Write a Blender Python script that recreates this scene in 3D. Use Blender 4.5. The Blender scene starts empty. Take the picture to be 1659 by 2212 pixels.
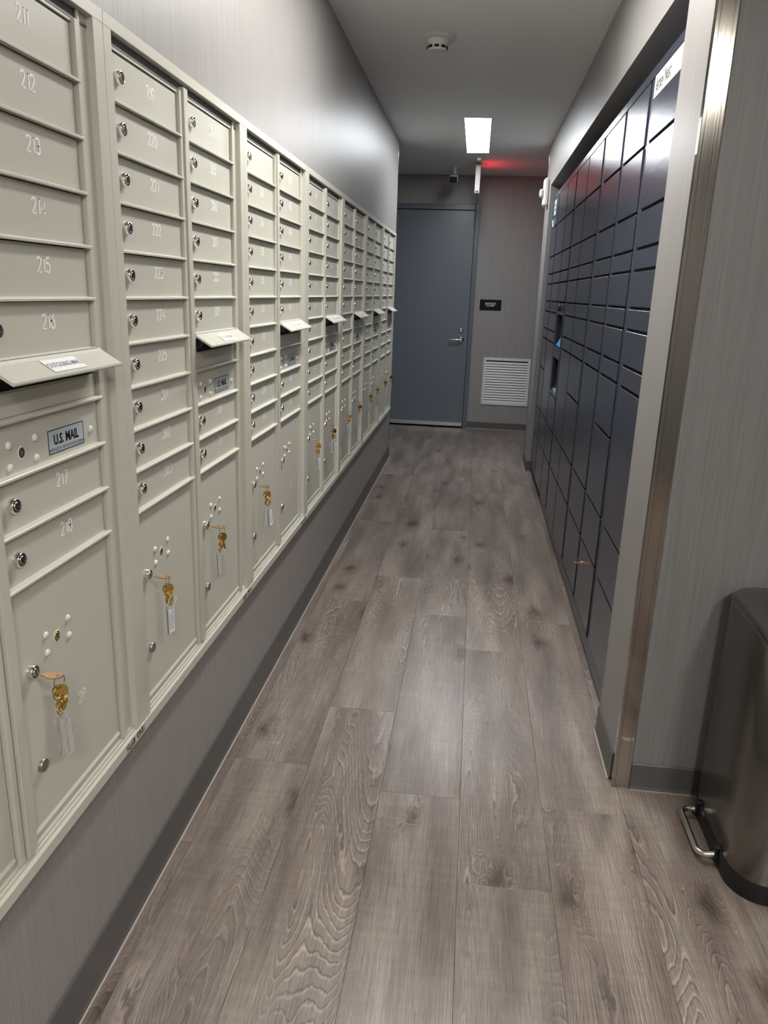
import bpy, bmesh, math, random
from mathutils import Vector, Matrix
PI = math.pi
S = bpy.context.scene
COL = S.collection
random.seed(7)

# ------------------------------------------------------------------ camera
CAM_F, CAM_PITCH, CAM_ROLL, CAM_YAW, CAM_H = 1640.33, -0.2820, 0.0350, -0.1082, 1.4099
IMG_W, IMG_H = 1659.0, 2212.0
def make_camera():
    cy, sy = math.cos(CAM_YAW), math.sin(CAM_YAW)
    cp, sp = math.cos(CAM_PITCH), math.sin(CAM_PITCH)
    F = Vector((sy * cp, cy * cp, sp)); R = Vector((cy, -sy, 0)); U = R.cross(F)
    cr, sr = math.cos(CAM_ROLL), math.sin(CAM_ROLL)
    R2 = R * cr + U * sr; U2 = U * cr - R * sr
    cam = bpy.data.cameras.new('camera'); o = bpy.data.objects.new('camera', cam); COL.objects.link(o)
    m = Matrix((R2, U2, -F)).transposed().to_4x4(); m.translation = Vector((0, 0, CAM_H))
    o.matrix_world = m
    cam.sensor_fit = 'VERTICAL'; cam.sensor_height = 36.0
    cam.lens = CAM_F * 36.0 / IMG_H
    cam.clip_start = 0.05; cam.clip_end = 60
    S.camera = o
make_camera()

# ------------------------------------------------------------------ world, exposure, lamp strengths
w = bpy.data.worlds.new('world'); S.world = w; w.use_nodes = True
w.node_tree.nodes['Background'].inputs[0].default_value = (0.5, 0.52, 0.55, 1)
w.node_tree.nodes['Background'].inputs[1].default_value = 0.02
S.view_settings.view_transform = 'Standard'; S.view_settings.look = 'None'
S.view_settings.gamma = 1.0; S.view_settings.use_curve_mapping = False
S.view_settings.exposure = 0.0
LAMP_NEAR = 57.0      # emission of the ceiling lamp over the first mailboxes
LAMP_FAR = 40.0       # emission of the lamp seen in the picture
LAMP_LOBBY = 102.0     # emission of the lobby lamp and the added fill lamp behind the camera

# ------------------------------------------------------------------ dimensions (metres)
XW = -0.697           # left wall face
XR = 0.5015           # right wall face (soffit and pilasters)
XL = 0.530            # face of the parcel lockers
HC = 2.5687           # ceiling height
YE = 8.339            # end wall
YLE = 6.60            # end of the left wall
YRE = 6.77            # end of the right wall
YNEAR = 2.05          # wall end facing the lobby
NICHE0, NICHE1, ZSOF = 2.36, 6.345, 2.2335
K = 0.9672
def fy(y): return y * K
def fz(z): return CAM_H + (z - CAM_H) * K

# ------------------------------------------------------------------ material helpers
def new_mat(name):
    m = bpy.data.materials.new(name); m.use_nodes = True
    nt = m.node_tree; b = nt.nodes['Principled BSDF']
    return m, nt, b
def N(nt, t, **kw):
    n = nt.nodes.new(t)
    for k, v in kw.items():
        if k in n.inputs.keys(): n.inputs[k].default_value = v
        else: setattr(n, k, v)
    return n
def L(nt, a, b): nt.links.new(a, b)
def ramp(nt, stops):
    r = nt.nodes.new('ShaderNodeValToRGB'); e = r.color_ramp.elements
    while len(e) < len(stops): e.new(0.5)
    for i, (p, c) in enumerate(stops): e[i].position = p; e[i].color = (*c, 1)
    return r
def plain(name, col, rough=0.5, metal=0.0, bump=0.0, bscale=400.0, var=0.0, coat=0.0, spec=None):
    m, nt, b = new_mat(name)
    b.inputs['Base Color'].default_value = (*col, 1); b.inputs['Roughness'].default_value = rough
    b.inputs['Metallic'].default_value = metal
    if coat: b.inputs['Coat Weight'].default_value = coat; b.inputs['Coat Roughness'].default_value = 0.12
    if spec is not None: b.inputs['Specular IOR Level'].default_value = spec
    g = N(nt, 'ShaderNodeNewGeometry')
    if bump:
        n = N(nt, 'ShaderNodeTexNoise', Scale=bscale, Detail=2.0); L(nt, g.outputs['Position'], n.inputs['Vector'])
        bp = N(nt, 'ShaderNodeBump', Strength=bump, Distance=0.001); L(nt, n.outputs['Fac'], bp.inputs['Height']); L(nt, bp.outputs[0], b.inputs['Normal'])
    if var:
        n2 = N(nt, 'ShaderNodeTexNoise', Scale=3.0, Detail=5.0); L(nt, g.outputs['Position'], n2.inputs['Vector'])
        r = ramp(nt, [(0.3, tuple(c * (1 - var) for c in col)), (0.7, tuple(min(1, c * (1 + var)) for c in col))])
        L(nt, n2.outputs['Fac'], r.inputs[0]); L(nt, r.outputs[0], b.inputs['Base Color'])
    return m

def vinyl_mat(name, dark, light, rough=0.42):
    """wall vinyl: fine upright threads with a broader uneven streak"""
    m, nt, b = new_mat(name)
    g = N(nt, 'ShaderNodeNewGeometry')
    def streak(sx, sz, det):
        mp = N(nt, 'ShaderNodeMapping'); mp.inputs['Scale'].default_value = (sx, sx, sz)
        L(nt, g.outputs['Position'], mp.inputs['Vector'])
        n = N(nt, 'ShaderNodeTexNoise', Scale=1.0, Detail=det, Roughness=0.6); L(nt, mp.outputs[0], n.inputs['Vector']); return n
    a = streak(420, 4.0, 2.0); c = streak(60, 0.8, 3.0); d = streak(300, 300, 1.0)
    mx = N(nt, 'ShaderNodeMath', operation='MULTIPLY_ADD'); L(nt, c.outputs['Fac'], mx.inputs[0]); mx.inputs[1].default_value = 0.28; L(nt, a.outputs['Fac'], mx.inputs[2])
    m2 = N(nt, 'ShaderNodeMath', operation='MULTIPLY_ADD'); L(nt, d.outputs['Fac'], m2.inputs[0]); m2.inputs[1].default_value = 0.25; L(nt, mx.outputs[0], m2.inputs[2])
    r = ramp(nt, [(0.0, dark), (1.0, light)])
    mr = N(nt, 'ShaderNodeMapRange'); mr.inputs['From Min'].default_value = 0.50; mr.inputs['From Max'].default_value = 1.05
    L(nt, m2.outputs[0], mr.inputs['Value']); L(nt, mr.outputs[0], r.inputs[0]); L(nt, r.outputs[0], b.inputs['Base Color'])
    bp = N(nt, 'ShaderNodeBump', Strength=0.25, Distance=0.001); L(nt, m2.outputs[0], bp.inputs['Height']); L(nt, bp.outputs[0], b.inputs['Normal'])
    b.inputs['Roughness'].default_value = rough
    return m

def floor_mat():
    m, nt, b = new_mat('oak_plank')
    g = N(nt, 'ShaderNodeNewGeometry'); oi = N(nt, 'ShaderNodeObjectInfo')
    off = N(nt, 'ShaderNodeVectorMath', operation='SCALE'); off.inputs[0].default_value = (31.0, 57.0, 13.0); L(nt, oi.outputs['Random'], off.inputs['Scale'])
    add = N(nt, 'ShaderNodeVectorMath', operation='ADD'); L(nt, g.outputs['Position'], add.inputs[0]); L(nt, off.outputs[0], add.inputs[1])
    def mapped(sx, sy):
        mp = N(nt, 'ShaderNodeMapping'); mp.inputs['Scale'].default_value = (sx, sy, 1.0); L(nt, add.outputs[0], mp.inputs['Vector']); return mp
    # heartwood field whose level lines are the cathedral arches and knots
    fld = N(nt, 'ShaderNodeTexNoise', Scale=1.0, Detail=1.2, Roughness=0.35, Distortion=0.35); L(nt, mapped(6.5, 0.95).outputs[0], fld.inputs['Vector'])
    wob = N(nt, 'ShaderNodeTexNoise', Scale=1.0, Detail=3.0); L(nt, mapped(70, 22).outputs[0], wob.inputs['Vector'])
    s1 = N(nt, 'ShaderNodeMath', operation='MULTIPLY_ADD'); L(nt, wob.outputs['Fac'], s1.inputs[0]); s1.inputs[1].default_value = 0.018; L(nt, fld.outputs['Fac'], s1.inputs[2])
    kv = N(nt, 'ShaderNodeTexVoronoi', Scale=1.0, Randomness=0.9); kv.voronoi_dimensions = '2D'
    kw_ = N(nt, 'ShaderNodeTexNoise', Scale=1.0, Detail=2.5); L(nt, mapped(16, 9).outputs[0], kw_.inputs['Vector'])
    kx = N(nt, 'ShaderNodeVectorMath', operation='MULTIPLY_ADD'); L(nt, kw_.outputs['Color'], kx.inputs[0]); kx.inputs[1].default_value = (0.30, 0.30, 0.0); L(nt, mapped(4.6, 1.9).outputs[0], kx.inputs[2]); L(nt, kx.outputs[0], kv.inputs['Vector'])
    sepc = N(nt, 'ShaderNodeSeparateColor'); L(nt, kv.outputs['Color'], sepc.inputs[0])
    gate = N(nt, 'ShaderNodeMath', operation='GREATER_THAN'); L(nt, sepc.outputs[0], gate.inputs[0]); gate.inputs[1].default_value = 0.66
    kd = N(nt, 'ShaderNodeMapRange', interpolation_type='SMOOTHERSTEP'); kd.inputs['From Min'].default_value = 0.0; kd.inputs['From Max'].default_value = 0.42; kd.inputs['To Min'].default_value = 1.0; kd.inputs['To Max'].default_value = 0.0
    L(nt, kv.outputs['Distance'], kd.inputs['Value'])
    kn = N(nt, 'ShaderNodeMath', operation='MULTIPLY'); L(nt, kd.outputs[0], kn.inputs[0]); L(nt, gate.outputs[0], kn.inputs[1])
    s2 = N(nt, 'ShaderNodeMath', operation='MULTIPLY_ADD'); L(nt, kn.outputs[0], s2.inputs[0]); s2.inputs[1].default_value = 0.16; L(nt, s1.outputs[0], s2.inputs[2]); s1 = s2
    mul = N(nt, 'ShaderNodeMath', operation='MULTIPLY'); L(nt, s1.outputs[0], mul.inputs[0]); mul.inputs[1].default_value = 46.0
    fr = N(nt, 'ShaderNodeMath', operation='FRACT'); L(nt, mul.outputs[0], fr.inputs[0])
    line = ramp(nt, [(0.0, (0.15,) * 3), (0.12, (0.5,) * 3), (0.62, (0.5,) * 3), (0.80, (1.0,) * 3), (0.97, (0.15,) * 3)])
    L(nt, fr.outputs[0], line.inputs[0])
    # contour lines show only where a broad mask lets them
    msk = N(nt, 'ShaderNodeTexNoise', Scale=1.0, Detail=1.0); L(nt, mapped(5.0, 1.0).outputs[0], msk.inputs['Vector'])
    mk = ramp(nt, [(0.44, (0.10,) * 3), (0.62, (1.0,) * 3)]); L(nt, msk.outputs['Fac'], mk.inputs[0])
    fine = N(nt, 'ShaderNodeTexNoise', Scale=1.0, Detail=4.0, Roughness=0.75, Distortion=0.3); L(nt, mapped(330, 9.0).outputs[0], fine.inputs['Vector'])
    broad = N(nt, 'ShaderNodeTexNoise', Scale=1.0, Detail=3.0); L(nt, mapped(11, 1.6).outputs[0], broad.inputs['Vector'])
    cross = N(nt, 'ShaderNodeTexNoise', Scale=1.0, Detail=2.0); L(nt, mapped(7, 60).outputs[0], cross.inputs['Vector'])
    base = ramp(nt, [(0.28, (0.130, 0.103, 0.088)), (0.50, (0.205, 0.168, 0.146)), (0.72, (0.290, 0.246, 0.218))])
    L(nt, broad.outputs['Fac'], base.inputs[0])
    # fine streaks
    fs = ramp(nt, [(0.32, (0.55,) * 3), (0.50, (1.0,) * 3), (0.68, (1.40,) * 3)]); L(nt, fine.outputs['Fac'], fs.inputs[0])
    m1 = N(nt, 'ShaderNodeMix', data_type='RGBA', blend_type='MULTIPLY'); m1.inputs[0].default_value = 0.8
    L(nt, base.outputs[0], m1.inputs[6]); L(nt, fs.outputs[0], m1.inputs[7])
    # contour lines: 0.5 = neutral
    gr = N(nt, 'ShaderNodeMix', data_type='RGBA', blend_type='OVERLAY')
    mk2 = N(nt, 'ShaderNodeMath', operation='MAXIMUM'); L(nt, mk.outputs[0], mk2.inputs[0]); L(nt, kn.outputs[0], mk2.inputs[1])
    fac = N(nt, 'ShaderNodeMath', operation='MULTIPLY'); L(nt, mk2.outputs[0], fac.inputs[0]); fac.inputs[1].default_value = 0.62
    L(nt, fac.outputs[0], gr.inputs[0]); L(nt, m1.outputs[2], gr.inputs[6]); L(nt, line.outputs[0], gr.inputs[7])
    # faint saw marks across
    cr = ramp(nt, [(0.35, (0.93,) * 3), (0.7, (1.08,) * 3)]); L(nt, cross.outputs['Fac'], cr.inputs[0])
    m3 = N(nt, 'ShaderNodeMix', data_type='RGBA', blend_type='MULTIPLY'); m3.inputs[0].default_value = 0.8
    core = ramp(nt, [(0.60, (1.0,) * 3), (0.93, (0.72, 0.69, 0.66)), (1.0, (0.42, 0.38, 0.34))]); L(nt, kn.outputs[0], core.inputs[0])
    mc = N(nt, 'ShaderNodeMix', data_type='RGBA', blend_type='MULTIPLY'); mc.inputs[0].default_value = 1.0
    L(nt, gr.outputs[2], mc.inputs[6]); L(nt, core.outputs[0], mc.inputs[7]); L(nt, mc.outputs[2], m3.inputs[6]); L(nt, cr.outputs[0], m3.inputs[7])
    # each plank its own tone
    tone = N(nt, 'ShaderNodeMapRange'); tone.inputs['To Min'].default_value = 0.95; tone.inputs['To Max'].default_value = 1.06
    L(nt, oi.outputs['Random'], tone.inputs['Value'])
    m4 = N(nt, 'ShaderNodeVectorMath', operation='SCALE'); L(nt, m3.outputs[2], m4.inputs[0]); L(nt, tone.outputs[0], m4.inputs['Scale'])
    L(nt, m4.outputs[0], b.inputs['Base Color'])
    h = N(nt, 'ShaderNodeMath', operation='MULTIPLY_ADD'); L(nt, line.outputs[0], h.inputs[0]); h.inputs[1].default_value = 0.5; L(nt, fine.outputs['Fac'], h.inputs[2])
    bp = N(nt, 'ShaderNodeBump', Strength=0.30, Distance=0.0009); L(nt, h.outputs[0], bp.inputs['Height']); L(nt, bp.outputs[0], b.inputs['Normal'])
    b.inputs['Roughness'].default_value = 0.29
    return m

def emit(name, col, strength):
    m = bpy.data.materials.new(name); m.use_nodes = True; nt = m.node_tree
    nt.nodes.remove(nt.nodes['Principled BSDF'])
    e = N(nt, 'ShaderNodeEmission'); e.inputs[0].default_value = (*col, 1); e.inputs[1].default_value = strength
    L(nt, e.outputs[0], nt.nodes['Material Output'].inputs[0]); return m

M = {}
M['wall'] = vinyl_mat('grey_wall_vinyl', (0.245, 0.235, 0.228), (0.340, 0.327, 0.317), 0.40)
M['wall_d'] = vinyl_mat('dark_wall_vinyl', (0.190, 0.188, 0.190), (0.270, 0.265, 0.264), 0.45)
M['ceil'] = plain('ceiling_paint', (0.84, 0.845, 0.85), 0.85, bump=0.15, bscale=120)
M['wall_lit'] = vinyl_mat('lit_wall_vinyl', (0.262, 0.253, 0.248), (0.360, 0.350, 0.342), 0.42)  # same vinyl as the corridor walls, lightened to stand in for light
M['base'] = plain('vinyl_baseboard', (0.105, 0.100, 0.098), 0.42)
M['caulk'] = plain('baseboard_caulk', (0.42, 0.38, 0.34), 0.7)
M['cream'] = plain('cream_powder_coat', (0.565, 0.557, 0.487), 0.36, metal=0.0, bump=0.12, bscale=900)
M['gap'] = plain('gap_shade', (0.035, 0.034, 0.032), 0.7)  # dark tone standing in for shade between and behind parts
M['groove'] = plain('frame_groove', (0.10, 0.10, 0.095), 0.5)
M['white'] = plain('engraved_white', (1.0, 1.0, 0.97), 0.6)
M['chrome'] = plain('lock_chrome', (0.78, 0.76, 0.72), 0.16, metal=1.0)
M['lockdark'] = plain('keyhole_dark', (0.05, 0.045, 0.045), 0.25, metal=0.6)
M['rivet'] = plain('rivet_paint', (0.72, 0.72, 0.68), 0.3)
M['brass'] = plain('brass', (0.70, 0.50, 0.16), 0.22, metal=1.0)
M['copper'] = plain('copper_key', (0.62, 0.40, 0.23), 0.35, metal=1.0)
M['keysteel'] = plain('nickel_button', (0.36, 0.33, 0.30), 0.38, metal=0.9)
M['plate'] = plain('silver_plate', (0.50, 0.56, 0.62), 0.4, metal=0.0)
M['ink'] = plain('black_ink', (0.006, 0.006, 0.008), 0.6, spec=0.2)
M['edgeink'] = plain('plate_border_ink', (0.03, 0.04, 0.08), 0.5)
M['blueink'] = plain('grey_blue_ink', (0.16, 0.18, 0.26), 0.6)
M['paper'] = plain('white_paper', (0.82, 0.83, 0.84), 0.7)
M['navy'] = plain('navy_powder_coat', (0.036, 0.041, 0.062), 0.20, bump=0.16, bscale=900)
M['navy_f'] = plain('navy_frame', (0.038, 0.044, 0.070), 0.28)
M['black'] = plain('black_plastic', (0.008, 0.008, 0.009), 0.38)
M['blackgap'] = plain('black_recess', (0.003, 0.003, 0.004), 0.8)
M['door'] = plain('door_paint', (0.150, 0.174, 0.208), 0.28, bump=0.25, bscale=300)
M['dframe'] = plain('door_frame_paint', (0.120, 0.140, 0.170), 0.33)
M['alu'] = plain('aluminium', (0.62, 0.63, 0.64), 0.33, metal=0.8)
M['satin'] = plain('satin_nickel', (0.66, 0.65, 0.62), 0.27, metal=1.0)
M['vent'] = plain('vent_white', (0.74, 0.75, 0.74), 0.45)
M['plastic'] = plain('white_plastic', (0.72, 0.71, 0.68), 0.45)
M['lens'] = plain('clear_lens', (0.55, 0.62, 0.60), 0.08, spec=0.8)
M['red'] = plain('red_print', (0.60, 0.03, 0.03), 0.5)
M['strip'] = plain('name_strip_white', (.56, .575, .56), .75, spec=.2)
M['cyan'] = plain('pale_cyan_print', (0.42, 0.62, 0.68), 0.5)
M['screen'] = emit('blue_screen', (0.10, 0.32, 0.62), 0.7)
M['exitred'] = emit('exit_red', (1.0, 0.03, 0.05), 11.0)
M['lamp_near'] = emit('lamp_glow_near', (1.0, 0.975, 0.93), LAMP_NEAR)
M['lamp_far'] = emit('lamp_glow_far', (0.93, 0.97, 1.0), LAMP_FAR)
M['lamp_lobby'] = emit('lamp_glow_lobby', (1.0, 0.95, 0.89), LAMP_LOBBY)
M['floor'] = floor_mat()
M['sub'] = plain('subfloor', (0.03, 0.025, 0.02), 0.9)

def steel_mat(name, col, rough, sx, sy, sz):
    m, nt, b = new_mat(name)
    b.inputs['Base Color'].default_value = (*col, 1); b.inputs['Metallic'].default_value = 1.0
    g = N(nt, 'ShaderNodeNewGeometry'); mp = N(nt, 'ShaderNodeMapping'); mp.inputs['Scale'].default_value = (sx, sy, sz)
    L(nt, g.outputs['Position'], mp.inputs['Vector'])
    n = N(nt, 'ShaderNodeTexNoise', Scale=1.0, Detail=3.0); L(nt, mp.outputs[0], n.inputs['Vector'])
    mr = N(nt, 'ShaderNodeMapRange'); mr.inputs['To Min'].default_value = rough - 0.05; mr.inputs['To Max'].default_value = rough + 0.07
    L(nt, n.outputs['Fac'], mr.inputs['Value']); L(nt, mr.outputs[0], b.inputs['Roughness'])
    bp = N(nt, 'ShaderNodeBump', Strength=0.02, Distance=0.0002); L(nt, n.outputs['Fac'], bp.inputs['Height']); L(nt, bp.outputs[0], b.inputs['Normal'])
    return m
M['steel'] = steel_mat('brushed_steel', (0.36, 0.335, 0.30), 0.11, 700, 700, 3)
M['cansteel'] = steel_mat('can_steel', (0.235, 0.23, 0.215), 0.20, 40, 40, 900)
def acrylic():
    m, nt, b = new_mat('clear_acrylic')
    b.inputs['Base Color'].default_value = (1, 1, 1, 1); b.inputs['Roughness'].default_value = 0.02
    b.inputs['Transmission Weight'].default_value = 0.88; b.inputs['IOR'].default_value = 1.33
    return m
M['acrylic'] = acrylic()
def worn_sticker():
    m, nt, b = new_mat('worn_black_sticker')
    g = N(nt, 'ShaderNodeNewGeometry')
    n = N(nt, 'ShaderNodeTexNoise', Scale=160.0, Detail=2.0); L(nt, g.outputs['Position'], n.inputs['Vector'])
    r = ramp(nt, [(0.47, (0.03, 0.03, 0.03)), (0.53, (0.45, 0.44, 0.38))]); L(nt, n.outputs['Fac'], r.inputs[0]); L(nt, r.outputs[0], b.inputs['Base Color'])
    return m
M['worn'] = worn_sticker()

# ------------------------------------------------------------------ mesh builder
class MB:
    def __init__(s): s.v = []; s.f = []; s.m = []; s.mats = []; s.sm = []
    def mi(s, mat):
        if mat not in s.mats: s.mats.append(mat)
        return s.mats.index(mat)
    def add(s, vs, fs, mat, smooth=False):
        o = len(s.v); s.v += [tuple(v) for v in vs]; k = s.mi(mat)
        for f in fs: s.f.append([o + i for i in f]); s.m.append(k); s.sm.append(smooth)
    def box(s, x0, x1, y0, y1, z0, z1, mat, c=0.0):
        """box; c > 0 cuts a chamfer on every edge"""
        x0, x1 = min(x0, x1), max(x0, x1); y0, y1 = min(y0, y1), max(y0, y1); z0, z1 = min(z0, z1), max(z0, z1)
        if c <= 0:
            vs = [(x, y, z) for x in (x0, x1) for y in (y0, y1) for z in (z0, z1)]
            s.add(vs, [(0, 1, 3, 2), (4, 6, 7, 5), (0, 4, 5, 1), (2, 3, 7, 6), (0, 2, 6, 4), (1, 5, 7, 3)], mat); return
        bm = bmesh.new(); bmesh.ops.create_cube(bm, size=1.0)
        for v in bm.verts: v.co = Vector(((x0 + x1) / 2 + v.co.x * (x1 - x0), (y0 + y1) / 2 + v.co.y * (y1 - y0), (z0 + z1) / 2 + v.co.z * (z1 - z0)))
        bmesh.ops.bevel(bm, geom=bm.edges[:], offset=c, segments=1, affect='EDGES')
        bm.verts.index_update(); s.add([v.co[:] for v in bm.verts], [[v.index for v in f.verts] for f in bm.faces], mat); bm.free()
    def prism(s, prof, axis, a0, a1, mat, smooth=False):
        """extrude a 2D profile along axis ('x','y','z'); profile coordinates are the other two axes in order"""
        n = len(prof)
        def P(p, a):
            return {'x': (a, p[0], p[1]), 'y': (p[0], a, p[1]), 'z': (p[0], p[1], a)}[axis]
        vs = [P(p, a0) for p in prof] + [P(p, a1) for p in prof]
        area = sum(prof[i][0] * prof[(i + 1) % n][1] - prof[(i + 1) % n][0] * prof[i][1] for i in range(n))
        flip = (area < 0) != (axis == 'y')
        if a1 < a0: flip = not flip
        caps = [list(range(n))[::-1], list(range(n, 2 * n))]
        sides = [(i, (i + 1) % n, n + (i + 1) % n, n + i) for i in range(n)]
        if flip: caps = [c[::-1] for c in caps]; sides = [q[::-1] for q in sides]
        s.add(vs, caps, mat)
        s.add(vs, sides, mat, smooth)
    def frame(s, c, d):
        d = Vector(d).normalized(); a = Vector((0, 0, 1)) if abs(d.z) < 0.9 else Vector((1, 0, 0))
        u = d.cross(a).normalized(); v = d.cross(u); return Vector(c), d, u, v
    def lathe(s, c, d, prof, mat, n=16, cap=True, smooth=True):
        """prof: list of (radius, distance along d)"""
        c, d, u, v = s.frame(c, d); vs = []; fs = []
        for r, h in prof:
            for i in range(n):
                a = 2 * PI * i / n; vs.append(c + d * h + (u * math.cos(a) + v * math.sin(a)) * r)
        for j in range(len(prof) - 1):
            for i in range(n):
                k = (i + 1) % n; fs.append((j * n + i, j * n + k, (j + 1) * n + k, (j + 1) * n + i))
        s.add(vs, fs, mat, smooth)
        if cap:
            s.add(vs[-n:], [list(range(n))], mat)
            s.add(vs[:n], [list(range(n))[::-1]], mat)
    def tube(s, pts, r, mat, n=8, closed=False, cap=True):
        pts = [Vector(p) for p in pts]; m = len(pts); vs = []; fs = []
        prev = None
        for i, p in enumerate(pts):
            if closed: t = (pts[(i + 1) % m] - pts[i - 1])
            else: t = pts[min(i + 1, m - 1)] - pts[max(i - 1, 0)]
            t.normalize()
            if prev is None:
                a = Vector((0, 0, 1)) if abs(t.z) < 0.9 else Vector((1, 0, 0)); u = t.cross(a).normalized()
            else: u = (prev - t * prev.dot(t)).normalized()
            prev = u; v = t.cross(u)
            for k in range(n):
                a = 2 * PI * k / n; vs.append(p + (u * math.cos(a) + v * math.sin(a)) * r)
        for i in range(m if closed else m - 1):
            j = (i + 1) % m
            for k in range(n):
                q = (k + 1) % n; fs.append((i * n + k, j * n + k, j * n + q, i * n + q)[::-1])
        s.add(vs, fs, mat, True)
        if cap and not closed: s.add(vs[:n], [list(range(n))], mat); s.add(vs[-n:], [list(range(n))[::-1]], mat)
    def torus(s, c, normal, R, r, mat, n=18, k=6, sy=1.0):
        c, d, u, v = s.frame(c, normal)
        s.tube([c + u * math.cos(2 * PI * i / n) * R + v * math.sin(2 * PI * i / n) * R * sy for i in range(n)], r, mat, k, closed=True)
    def data(s, name, origin=(0, 0, 0)):
        me = bpy.data.meshes.new(name)
        me.from_pydata([(a - origin[0], b - origin[1], c - origin[2]) for a, b, c in s.v], [], s.f)
        for m in s.mats: me.materials.append(m)
        me.polygons.foreach_set('material_index', s.m); me.polygons.foreach_set('use_smooth', s.sm)
        me.update(); return me

def obj(name, data, parent=None, loc=(0, 0, 0), rot=None):
    o = bpy.data.objects.new(name, data); COL.objects.link(o); o.location = loc
    if rot: o.rotation_euler = rot
    if parent: o.parent = parent
    return o
def tag(o, label=None, cat=None, group=None, kind=None):
    if label: o['label'] = label
    if cat: o['category'] = cat
    if group: o['group'] = group
    if kind: o['kind'] = kind
    return o
def thing(name, label, cat, loc, group=None, kind=None):
    o = obj(name, None, None, loc); o.empty_display_size = 0.05
    return tag(o, label, cat, group, kind)
def part(mb, name, parent, origin=(0, 0, 0), loc=(0, 0, 0), label=None):
    o = obj(name, mb.data(name, origin), parent, loc)
    if label: o['label'] = label
    return o
def struct(mb, name, label, cat):
    return tag(obj(name, mb.data(name)), label, cat, kind='structure')

# stroke lettering (engraved single-line digits) -> flat ribbons
def arc(cx, cy, rx, ry, a0, a1, n=8):
    return [(cx + rx * math.cos(math.radians(a0 + (a1 - a0) * i / n)), cy + ry * math.sin(math.radians(a0 + (a1 - a0) * i / n))) for i in range(n + 1)]
G = {
 '0': [arc(.27, .5, .25, .5, 90, 450, 14)],
 '1': [[(.05, .78), (.22, 1.0), (.22, 0)]],
 '2': [arc(.26, .73, .24, .27, 165, -30, 9) + [(.02, 0), (.52, 0)]],
 '3': [arc(.25, .75, .23, .25, 150, -90, 9) + arc(.25, .26, .26, .26, 80, -150, 9)],
 '4': [[(.42, 0), (.42, 1.0), (.02, .30), (.56, .30)]],
 '5': [[(.48, 1.0), (.08, 1.0), (.05, .56)] + arc(.25, .32, .26, .32, 120, -150, 10)],
 '6': [[(.42, 1.0), (.12, .55)] + arc(.27, .30, .25, .30, 150, 510, 14)],
 '7': [[(.02, 1.0), (.52, 1.0), (.18, 0)]],
 '8': [arc(.27, .75, .21, .25, -90, 270, 12), arc(.27, .26, .25, .26, 90, 450, 12)],
 '9': [[(.12, 0), (.42, .45)] + arc(.27, .70, .25, .30, -30, 330, 14)],
 'P': [[(.04, 0), (.04, 1.0)], [(.04, 1.0)] + arc(.30, .76, .22, .24, 90, -90, 8) + [(.04, .52)]],
}
def ribbon_text(txt, h, sw, mp, mat, mb, adv=0.72):
    """txt centred on the origin; mp maps (a, b) in metres to a 3D point"""
    wd = 0.0; xs = []
    for ch in txt:
        xs.append(wd); wd += (0.42 if ch == '1' else adv)
    wd -= adv - 0.54
    for ch, x0 in zip(txt, xs):
        for pl in G[ch]:
            pts = [((p[0] + x0 - wd / 2) * h, (p[1] - .5) * h) for p in pl]
            vs = []; n = len(pts)
            for i, p in enumerate(pts):
                a = pts[max(i - 1, 0)]; b = pts[min(i + 1, n - 1)]
                dx, dy = b[0] - a[0], b[1] - a[1]; l = math.hypot(dx, dy) or 1
                if n > 2 and 0 < i < n - 1:
                    pass
                nx, ny = -dy / l * sw / 2, dx / l * sw / 2
                vs += [mp(p[0] + nx, p[1] + ny), mp(p[0] - nx, p[1] - ny)]
            fs = [(2 * i, 2 * i + 1, 2 * i + 3, 2 * i + 2) for i in range(n - 1)]
            mb.add(vs, fs, mat)
def font_text(txt, size, mp, mat, mb, shear=0.0, offset=0.0, sx=1.0, line=1.0):
    cu = bpy.data.curves.new('t', 'FONT'); cu.body = txt; cu.size = size; cu.align_x = 'CENTER'; cu.align_y = 'CENTER'
    cu.shear = shear; cu.offset = offset; cu.resolution_u = 2; cu.space_line = line
    o = bpy.data.objects.new('t', cu); COL.objects.link(o)
    dg = bpy.context.evaluated_depsgraph_get(); me = bpy.data.meshes.new_from_object(o.evaluated_get(dg))
    mb.add([mp(v.co.x * sx, v.co.y) for v in me.vertices], [list(p.vertices) for p in me.polygons], mat)
    bpy.data.objects.remove(o); bpy.data.meshes.remove(me); bpy.data.curves.remove(cu)

# ------------------------------------------------------------------ room shell
XOUT, YBACK = 1.75, -2.3      # lobby
mb = MB(); mb.box(XW - 0.16, XW, YBACK, YLE, 0, HC, M['wall'])
struct(mb, 'wall_left', 'grey vinyl covered wall behind the cream mailboxes', 'wall')
mb = MB()
mb.box(XR, 1.2, YNEAR, NICHE0, 0, HC, M['wall'])           # near pilaster
mb.box(XR, 1.2, NICHE1, YRE, 0, HC, M['wall'])             # far pilaster
mb.box(XR, 1.2, NICHE0, NICHE1, ZSOF, HC, M['wall'])       # soffit over the lockers
mb.box(1.0, 1.2, NICHE0, NICHE1, 0, ZSOF, M['wall_d'])
struct(mb, 'wall_right', 'grey vinyl covered wall with the niche holding the dark lockers', 'wall')
mb = MB(); mb.box(1.2, XOUT, YNEAR, YNEAR + 0.2, 0, HC, M['wall_d'])
mb.box(XR + 0.047, 1.2, YNEAR - 0.004, YNEAR, 0, HC, M['wall_d'])
struct(mb, 'wall_front', 'darker grey textured wall end behind the trash can', 'wall')
mb = MB()
DX0, DX1, DZ = -1.040, -0.028, 2.292
mb.box(DX1, 1.7, YE, YE + 0.15, 0, HC, M['wall_lit']); mb.box(DX0, DX1, YE, YE + 0.15, DZ, HC, M['wall_lit'])
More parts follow.
